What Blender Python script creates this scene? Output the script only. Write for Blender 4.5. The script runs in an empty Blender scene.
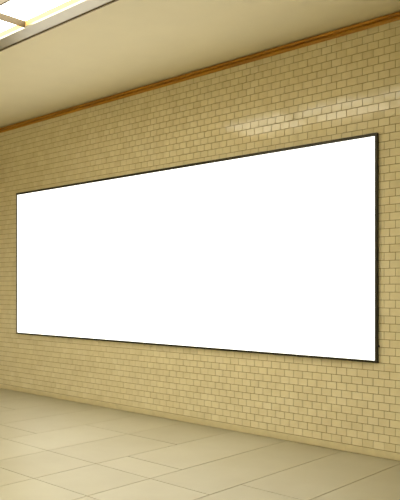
import bpy, bmesh, math, random
from mathutils import Vector
random.seed(7)
C = bpy.context.scene.collection
H = 1.4                       # eye height; the proportions below are in eye heights

# ---- camera ---------------------------------------------------------------
F, YAW, HORIZON = 689.8, 0.746, 288.1
cam_d = bpy.data.cameras.new('camera'); cam = bpy.data.objects.new('camera', cam_d); C.objects.link(cam)
cam.location = (0, 0, H); cam.rotation_euler = (math.pi/2, 0, YAW)
cam_d.sensor_fit = 'VERTICAL'; cam_d.sensor_height = 36; cam_d.lens = F/500*36
cam_d.shift_y = (HORIZON-250)/500
cam_d.clip_start = .05
bpy.context.scene.camera = cam

# ---- layout (metres) -------------------------------------------------------
WY = 3.7113*H                 # tiled wall plane
X0, X1 = -9.5*H, 3.2*H        # passage ends
YF = -2.2*H                   # wall behind the viewer
COURSE = 0.0465*H
TILE = 0.0715*H
ZT = (1+1.5488)*H             # underside of the wooden cornice
ZC = ZT + 0.047*H             # ceiling

# ---- materials -------------------------------------------------------------
def mat(name):
    m = bpy.data.materials.new(name); m.use_nodes = True
    nt = m.node_tree; b = nt.nodes['Principled BSDF']
    return m, nt, b
def N(nt, t, **kw):
    n = nt.nodes.new(t)
    for k, v in kw.items():
        if k in n.inputs: n.inputs[k].default_value = v
        else: setattr(n, k, v)
    return n
def ramp(nt, stops):
    r = nt.nodes.new('ShaderNodeValToRGB')
    e = r.color_ramp.elements
    while len(e) < len(stops): e.new(.5)
    for el, (p, c) in zip(e, stops): el.position = p; el.color = (*c, 1)
    return r
def plain(name, col, rough=.5, metal=0, bump=0, scale=20, spread=.06, spec=.5):
    m, nt, b = mat(name)
    tc = N(nt, 'ShaderNodeTexCoord'); no = N(nt, 'ShaderNodeTexNoise', Scale=scale, Detail=5.0)
    nt.links.new(tc.outputs['Object'], no.inputs['Vector'])
    r = ramp(nt, [(.3, tuple(c*(1-spread) for c in col)), (.7, tuple(min(1, c*(1+spread)) for c in col))])
    nt.links.new(no.outputs['Fac'], r.inputs['Fac']); nt.links.new(r.outputs['Color'], b.inputs['Base Color'])
    b.inputs['Roughness'].default_value = rough; b.inputs['Metallic'].default_value = metal
    b.inputs['Specular IOR Level'].default_value = spec
    if bump:
        bp = N(nt, 'ShaderNodeBump', Strength=bump, Distance=.004)
        nt.links.new(no.outputs['Fac'], bp.inputs['Height']); nt.links.new(bp.outputs['Normal'], b.inputs['Normal'])
    return m

def tile_mat():
    m, nt, b = mat('glazed_cream_tile')
    g = N(nt, 'ShaderNodeNewGeometry')
    r = ramp(nt, [(0, (.755, .67, .44)), (.3, (.78, .695, .465)), (.7, (.795, .71, .475)), (1, (.81, .73, .51))])
    nt.links.new(g.outputs['Random Per Island'], r.inputs['Fac'])
    tc = N(nt, 'ShaderNodeTexCoord'); no = N(nt, 'ShaderNodeTexNoise', Scale=9.0, Detail=6.0)
    nt.links.new(tc.outputs['Object'], no.inputs['Vector'])
    mx = N(nt, 'ShaderNodeMixRGB', blend_type='MULTIPLY'); mx.inputs['Fac'].default_value = 1
    r2 = ramp(nt, [(.25, (.90, .88, .84)), (.75, (1.0, 1.0, 1.0))])
    nt.links.new(no.outputs['Fac'], r2.inputs['Fac'])
    nt.links.new(r.outputs['Color'], mx.inputs['Color1']); nt.links.new(r2.outputs['Color'], mx.inputs['Color2'])
    nt.links.new(mx.outputs['Color'], b.inputs['Base Color'])
    b.inputs['Roughness'].default_value = .09
    n2 = N(nt, 'ShaderNodeTexNoise', Scale=28.0, Detail=2.0); nt.links.new(tc.outputs['Object'], n2.inputs['Vector'])
    bp = N(nt, 'ShaderNodeBump', Strength=.05, Distance=.004)
    nt.links.new(n2.outputs['Fac'], bp.inputs['Height']); nt.links.new(bp.outputs['Normal'], b.inputs['Normal'])
    return m

def floor_mat():
    m, nt, b = mat('honed_beige_stone')
    g = N(nt, 'ShaderNodeNewGeometry'); tc = N(nt, 'ShaderNodeTexCoord')
    r = ramp(nt, [(0, (.435, .40, .285)), (.5, (.45, .415, .30)), (1, (.47, .435, .318))])
    nt.links.new(g.outputs['Random Per Island'], r.inputs['Fac'])
    no = N(nt, 'ShaderNodeTexNoise', Scale=1.6, Detail=8.0, Roughness=.6); nt.links.new(tc.outputs['Object'], no.inputs['Vector'])
    r2 = ramp(nt, [(.3, (.90, .88, .84)), (.7, (1, 1, 1))]); nt.links.new(no.outputs['Fac'], r2.inputs['Fac'])
    mx = N(nt, 'ShaderNodeMixRGB', blend_type='MULTIPLY'); mx.inputs['Fac'].default_value = 1
    nt.links.new(r.outputs['Color'], mx.inputs['Color1']); nt.links.new(r2.outputs['Color'], mx.inputs['Color2'])
    nt.links.new(mx.outputs['Color'], b.inputs['Base Color'])
    b.inputs['Roughness'].default_value = .42
    n2 = N(nt, 'ShaderNodeTexNoise', Scale=5.0, Detail=3.0); nt.links.new(tc.outputs['Object'], n2.inputs['Vector'])
    bp = N(nt, 'ShaderNodeBump', Strength=.15, Distance=.004)
    nt.links.new(n2.outputs['Fac'], bp.inputs['Height']); nt.links.new(bp.outputs['Normal'], b.inputs['Normal'])
    return m

def wood_mat():
    m, nt, b = mat('varnished_orange_wood')
    tc = N(nt, 'ShaderNodeTexCoord'); mp = N(nt, 'ShaderNodeMapping'); mp.inputs['Scale'].default_value = (1.2, 30, 30)
    nt.links.new(tc.outputs['Object'], mp.inputs['Vector'])
    no = N(nt, 'ShaderNodeTexNoise', Scale=2.0, Detail=6.0); nt.links.new(mp.outputs['Vector'], no.inputs['Vector'])
    r = ramp(nt, [(.3, (.33, .135, .008)), (.7, (.58, .28, .018))])
    nt.links.new(no.outputs['Fac'], r.inputs['Fac']); nt.links.new(r.outputs['Color'], b.inputs['Base Color'])
    b.inputs['Roughness'].default_value = .35
    return m

def emit(name, col, strength):
    m, nt, b = mat(name)
    b.inputs['Base Color'].default_value = (.8, .8, .78, 1)
    b.inputs['Roughness'].default_value = .5
    b.inputs['Emission Color'].default_value = (*col, 1); b.inputs['Emission Strength'].default_value = strength
    return m

LAMP = (1.0, .98, .80)
M = dict(
    tile=tile_mat(), floor=floor_mat(), wood=wood_mat(),
    grout=plain('brown_grout', (.29, .20, .075), .9, 0, .3, 60),
    joint=plain('floor_joint', (.27, .205, .10), .9, 0, .2, 60),
    skirt=plain('skirting_tile', (.66, .57, .35), .35, 0, .05, 14),
    ceiling=plain('painted_ceiling', (.75, .675, .465), .55, 0, .05, 3, .02),
    plaster=plain('beige_wall_finish', (.74, .66, .46), .6, 0, .1, 6),
    frame=plain('dark_olive_metal', (.024, .021, .009), .38, .3, 0, 30),
    black=plain('black_rubber', (.008, .008, .008), .5),
    steel=plain('brushed_light_metal', (.44, .41, .33), .3, .6, 0, 12, .03),
    bronze=plain('bronze_metal', (.20, .145, .06), .4, .5),
    lip=plain('warm_painted_lip', (.60, .36, .11), .6),
    bar=plain('dark_bronze_bar', (.07, .045, .015), .5, .2),
    lamp=emit('lit_acrylic_diffuser', LAMP, 5.2),
    fill_lamp=emit('added_fill_light_sheet', LAMP, 13.4),  # stronger glow, only for the fill lights added out of view
    board=emit('backlit_white_sheet', (1.0, .985, .95), 1.25),
)

# ---- mesh helpers ----------------------------------------------------------
def link(name, bm, m, parent=None, kind=None, smooth=False, mats=None):
    bmesh.ops.recalc_face_normals(bm, faces=bm.faces)
    me = bpy.data.meshes.new(name); bm.to_mesh(me); bm.free()
    for mm in (mats or [m]): me.materials.append(mm)
    if smooth:
        for p in me.polygons: p.use_smooth = True
    o = bpy.data.objects.new(name, me); C.objects.link(o)
    if parent: o.parent = parent
    if kind: o['kind'] = kind
    return o
def box(bm, a, b, mi=0, bevel=0):
    (x0, y0, z0), (x1, y1, z1) = a, b
    vs = [bm.verts.new(p) for p in ((x0,y0,z0),(x1,y0,z0),(x1,y1,z0),(x0,y1,z0),(x0,y0,z1),(x1,y0,z1),(x1,y1,z1),(x0,y1,z1))]
    fs = [bm.faces.new([vs[i] for i in f]) for f in ((3,2,1,0),(4,5,6,7),(0,1,5,4),(1,2,6,5),(2,3,7,6),(3,0,4,7))]
    for f in fs: f.material_index = mi
    if bevel:
        es = list({e for f in fs for e in f.edges})
        bmesh.ops.bevel(bm, geom=es, offset=bevel, segments=2, affect='EDGES', profile=.5)
def prism(bm, prof, xa, xb):
    """profile of (y, z) points swept along x"""
    A = [bm.verts.new((xa, y, z)) for y, z in prof]; B = [bm.verts.new((xb, y, z)) for y, z in prof]
    n = len(prof)
    for i in range(n): bm.faces.new((A[i], A[(i+1) % n], B[(i+1) % n], B[i]))
    bm.faces.new(A); bm.faces.new(B[::-1])

# ---- floor: stone slabs laid on a joint bed ---------------------------------
bm = bmesh.new()
box(bm, (X0, YF, -.12), (X1, WY+.1, -.004), 1)
gap = .0055
xs = [-4.52, -4.0435, -3.5695, -3.1009, -2.651, -2.2311, -1.8298]      # column joints seen in front of the wall
while xs[0]*H > X0: xs.insert(0, xs[0]-.45)
while xs[-1]*H < X1: xs.append(xs[-1]+.425)
special = {-4.52: 'a', -4.0435: 'b', -3.5695: 'b', -3.1009: 'a', -2.651: 'c', -2.2311: 'a'}
base_rows = [2.482, 2.0682]
while base_rows[-1]*H > YF: base_rows.append(base_rows[-1]-.418)
for i in range(len(xs)-1):
    k = special.get(round(xs[i], 4), 'a' if i % 2 else 'b')
    back = {'a': [2.72], 'b': [3.137], 'c': []}[k]
    cuts = [3.7113] + back + base_rows
    if i == [round(v, 4) for v in xs].index(-2.2311): cuts = [3.7113, 2.72, 2.30] + [v for v in base_rows if v < 2.0]
    if i == [round(v, 4) for v in xs].index(-1.8298): cuts = [3.7113, 1.95] + [v for v in base_rows if v < 1.7]
    xa, xb = max(xs[i]*H, X0)+gap/2, min(xs[i+1]*H, X1)-gap/2
    if xb <= xa: continue
    for y1, y0 in zip(cuts, cuts[1:]):
        ya, yb = max(y0*H, YF)+gap/2, y1*H-gap/2
        z = random.uniform(-.0004, .0004)
        b0 = .0012
        lo = [(xa,ya),(xb,ya),(xb,yb),(xa,yb)]; hi = [(xa+b0,ya+b0),(xb-b0,ya+b0),(xb-b0,yb-b0),(xa+b0,yb-b0)]
        L = [bm.verts.new((x, y, -.004)) for x, y in lo]; U = [bm.verts.new((x, y, z)) for x, y in hi]
        bm.faces.new(U)
        for j in range(4): bm.faces.new((L[j], L[(j+1)%4], U[(j+1)%4], U[j]))
link('floor', bm, None, kind='structure', mats=[M['floor'], M['joint']])

# ---- ceiling, with the opening of the light trough --------------------------
LX0, LX1 = (-3.655-.857)*H, (-3.655+2*.857)*H          # ends of the diffusers
LY0, LY1 = 1.80*H, 2.375*H
FW = .115*H                                              # width of the flat metal surround
OX0, OX1, OY0, OY1 = LX0-FW, LX1+FW, LY0-FW, LY1+FW
bm = bmesh.new()
T = .25
box(bm, (X0, OY1, ZC), (X1, WY+.1, ZC+T))
box(bm, (X0, OY0, ZC), (OX0, OY1, ZC+T)); box(bm, (OX1, OY0, ZC), (X1, OY1, ZC+T))
PX, QX, PY = -2.6*H, 1.2*H, -2.5*H                                  # offsets of the two added, unseen fill lights
box(bm, (X0, OY1+PY, ZC), (X1, OY0, ZC+T))
box(bm, (X0, OY0+PY, ZC), (OX0+PX, OY1+PY, ZC+T)); box(bm, (OX1+PX, OY0+PY, ZC), (OX0+QX, OY1+PY, ZC+T)); box(bm, (OX1+QX, OY0+PY, ZC), (X1, OY1+PY, ZC+T))
box(bm, (X0, YF, ZC), (X1, OY0+PY, ZC+T))
bmesh.ops.remove_doubles(bm, verts=bm.verts, dist=1e-5)
link('ceiling', bm, M['ceiling'], kind='structure')

# ---- tiled wall ---------------------------------------------------------------
bm = bmesh.new()
box(bm, (X0, WY+.0015, -.12), (X1, WY+.14, ZC+T), 1)
wj = .0042; vj = .0034; ch = .0009; dep = .0025
rows = int((ZT-COURSE)/COURSE)+1
for r in range(1, rows+1):
    z0, z1 = r*COURSE+wj/2, (r+1)*COURSE-wj/2
    z1 = min(z1, ZC-.004)
    off = -1.884*H + (0 if r % 2 else TILE/2)
    n0 = math.floor((X0-off)/TILE)
    x = off+n0*TILE
    while x < X1:
        xa, xb = max(x, X0)+vj/2, min(x+TILE, X1)-vj/2
        if xb-xa > .01:
            j = random.uniform(-.0006, .0006); xa += j; xb += j
            tx, tz = random.gauss(0, .004), random.gauss(.010, .0015)
            cx, cz = (xa+xb)/2, (z0+z1)/2
            yb = WY-.0005-random.uniform(0, .0006)
            fr = lambda px, pz: yb-dep+(px-cx)*tx+(pz-cz)*tz
            lo = [(xa,z0),(xb,z0),(xb,z1),(xa,z1)]
            hi = [(xa+ch,z0+ch),(xb-ch,z0+ch),(xb-ch,z1-ch),(xa+ch,z1-ch)]
            L = [bm.verts.new((px, WY+.0018, pz)) for px, pz in lo]
            K = [bm.verts.new((px, fr(px, pz)+.0009, pz)) for px, pz in lo]
            U = [bm.verts.new((px, fr(px, pz), pz)) for px, pz in hi]
            bm.faces.new(U)
            for q in range(4):
                bm.faces.new((K[q], K[(q+1)%4], U[(q+1)%4], U[q]))
                bm.faces.new((L[q], L[(q+1)%4], K[(q+1)%4], K[q]))
        x += TILE
link('wall_back', bm, None, kind='structure', mats=[M['tile'], M['grout']])

# skirting course
bm = bmesh.new()
x = X0; zt = COURSE-.003
while x < X1:
    xb = min(x+.60, X1)
    y = WY-.010
    prism(bm, [(WY+.0012, .001), (y+.006, .001), (y+.006, .008), (y, .0085), (y, zt-.004), (y+.0015, zt-.001), (y+.004, zt), (WY+.0012, zt)], x+.0012, xb-.0012)
    x = xb
link('baseboard_back', bm, M['skirt'], kind='structure')

# wooden cornice between tiles and ceiling
bm = bmesh.new()
w = WY
z = ZT
h = ZC-ZT
prism(bm, [(w+.001, z), (w-.010, z), (w-.016, z+h*.05), (w-.019, z+h*.20), (w-.019, z+h*.36), (w-.010, z+h*.38), (w-.010, z+h*.48),
           (w-.034, z+h*.50), (w-.038, z+h*.56), (w-.038, z+h*.80), (w-.034, z+h*.86), (w-.008, z+h*.87), (w-.008, z+h-.0005), (w+.001, z+h-.0005)], X0+.002, X1-.002)
link('trim_1', bm, M['wood'], kind='structure')

# ---- the other sides of the passage -------------------------------------------
def wall(name, a, b):
    bm = bmesh.new(); box(bm, a, b); return link(name, bm, M['plaster'], kind='structure')
wall('wall_left', (X0-.15, YF-.15, -.12), (X0, WY+.14, ZC+T))
wall('wall_right', (X1, YF-.15, -.12), (X1+.15, WY+.14, ZC+T))
wall('wall_front', (X0, YF-.15, -.12), (X1, YF, ZC+T))

# ---- ceiling light ---------------------------------------------------------------
def thing(name, label, cat, loc, group=None):
    o = bpy.data.objects.new(name, None); C.objects.link(o); o.location = loc
    o['label'] = label; o['category'] = cat
    if group: o['group'] = group
    o.empty_display_size = .2
    return o
def ceiling_light(label, dx=0, dy=0, sheet='lamp'):
    cx, cy = (OX0+OX1)/2, (OY0+OY1)/2
    t = thing('ceiling_light', label, 'light', (cx+dx, cy+dy, ZC))
    R = lambda a: (a[0]-cx, a[1]-cy, a[2]-ZC)
    up = .055                                            # the sheets sit this far up inside the surround
    bm = bmesh.new()                                     # flat surround with a lip on the inside
    zl = ZC-.004
    for a, b in (((OX0+.004,OY0+.004,zl),(OX1-.004,LY0,ZC+.012)), ((OX0+.004,LY1,zl),(OX1-.004,OY1-.004,ZC+.012)),
                 ((OX0+.004,LY0,zl),(LX0,LY1,ZC+.012)), ((LX1,LY0,zl),(OX1-.004,LY1,ZC+.012))):
        box(bm, R(a), R(b))
    link('surround', bm, M['steel'], t)
    bm = bmesh.new()
    for a, b in (((LX0-.02,LY0-.02,ZC+.012),(LX1+.02,LY0,ZC+up+.03)), ((LX0-.02,LY1,ZC+.012),(LX1+.02,LY1+.02,ZC+up+.03)),
                 ((LX0-.02,LY0,ZC+.012),(LX0,LY1,ZC+up+.03)), ((LX1,LY0,ZC+.012),(LX1+.02,LY1,ZC+up+.03))):
        box(bm, R(a), R(b))
    link('inner_lip', bm, M['lip'], t)
    bm = bmesh.new()                                     # shadow-gap edging
    e = .012
    for a, b in (((OX0-.001,OY0-.001,ZC-.012),(OX1+.001,OY0+e,ZC-.004)), ((OX0-.001,OY1-e,ZC-.012),(OX1+.001,OY1+.001,ZC-.004)),
                 ((OX0-.001,OY0+e,ZC-.012),(OX0+e,OY1-e,ZC-.004)), ((OX1-e,OY0+e,ZC-.012),(OX1+.001,OY1-e,ZC-.004))):
        box(bm, R(a), R(b))
    link('edging', bm, M['bronze'], t)
    bar = .008; my = 2.093*H
    bm = bmesh.new(); box(bm, R((LX0, my-bar, ZC)), R((LX1, my+bar, ZC+up)))
    link('long_bar', bm, M['bar'], t)
    for i in range(1, 3):
        xd = LX0+i*.857*H
        for a, b in ((LY0, my-bar), (my+bar, LY1)):
            bm = bmesh.new(); box(bm, R((xd-bar*.8, a, ZC)), R((xd+bar*.8, b, ZC+up)))
            link('cross_bar', bm, M['bar'], t)
    for i in range(3):
        xa = LX0+i*.857*H
        for a, b in ((LY0, my), (my, LY1)):
            bm = bmesh.new(); box(bm, R((xa+.001, a+.001, ZC+up)), R((xa+.857*H-.001, b-.001, ZC+up+.006)))
            link('diffuser', bm, M[sheet], t)
    return t
ceiling_light('recessed ceiling light with glowing white panels and grey metal surround, left above the billboard')
ceiling_light('added unseen fill light opposite the billboard, left of two in its row, facing the tiled wall', -2.6*H, -2.5*H, 'fill_lamp')  # added out of view to brighten the tiled wall
ceiling_light('added unseen fill light opposite the right end of billboard, right of two in its row', 1.2*H, -2.5*H, 'fill_lamp')  # second added fill, also outside the view, for more light on the wall

# ---- billboard ----------------------------------------------------------------------
BX0, BX1, BZ0, BZ1 = -5.825*H, -1.990*H, (1-.4415)*H, (1+.9164)*H
fd = .032; fw_ = .020
t = thing('billboard', 'large blank white backlit billboard in thin dark frame on the tiled wall', 'billboard', ((BX0+BX1)/2, WY-.003, BZ0))
ox, oy, oz = t.location
bm = bmesh.new()
ya, yb = -fd, 0
w_, h_ = (BX1-BX0)/2, BZ1-BZ0
for a, b in (((-w_, ya, 0), (w_, yb, fw_)), ((-w_, ya, h_-.027), (w_, yb, h_)), ((-w_, ya, fw_), (-w_+fw_, yb, h_-fw_)), ((w_-fw_, ya, fw_), (w_, yb, h_-fw_))):
    box(bm, a, b, 0, .0015)
link('frame', bm, M['frame'], t)
bm = bmesh.new(); box(bm, (-w_+fw_-.001, -fd+.006, fw_-.001), (w_-fw_+.001, -fd+.012, h_-fw_+.001))
link('display_sheet', bm, M['board'], t)
bm = bmesh.new()                                         # small latch knob low on the right side
bmesh.ops.create_cone(bm, cap_ends=True, segments=16, radius1=.009, radius2=.007, depth=.014)
for v in bm.verts: v.co = Vector((v.co.z+w_+.006, v.co.x-.014, v.co.y+.140))
link('latch', bm, M['black'], t, smooth=False)

# ---- world and colour management ------------------------------------------------------
wd = bpy.data.worlds.new('world'); bpy.context.scene.world = wd; wd.use_nodes = True
wd.node_tree.nodes['Background'].inputs['Color'].default_value = (.02, .018, .012, 1)
vs = bpy.context.scene.view_settings
vs.view_transform = 'Standard'; vs.look = 'None'; vs.gamma = 1; vs.use_curve_mapping = False; vs.exposure = 0.55
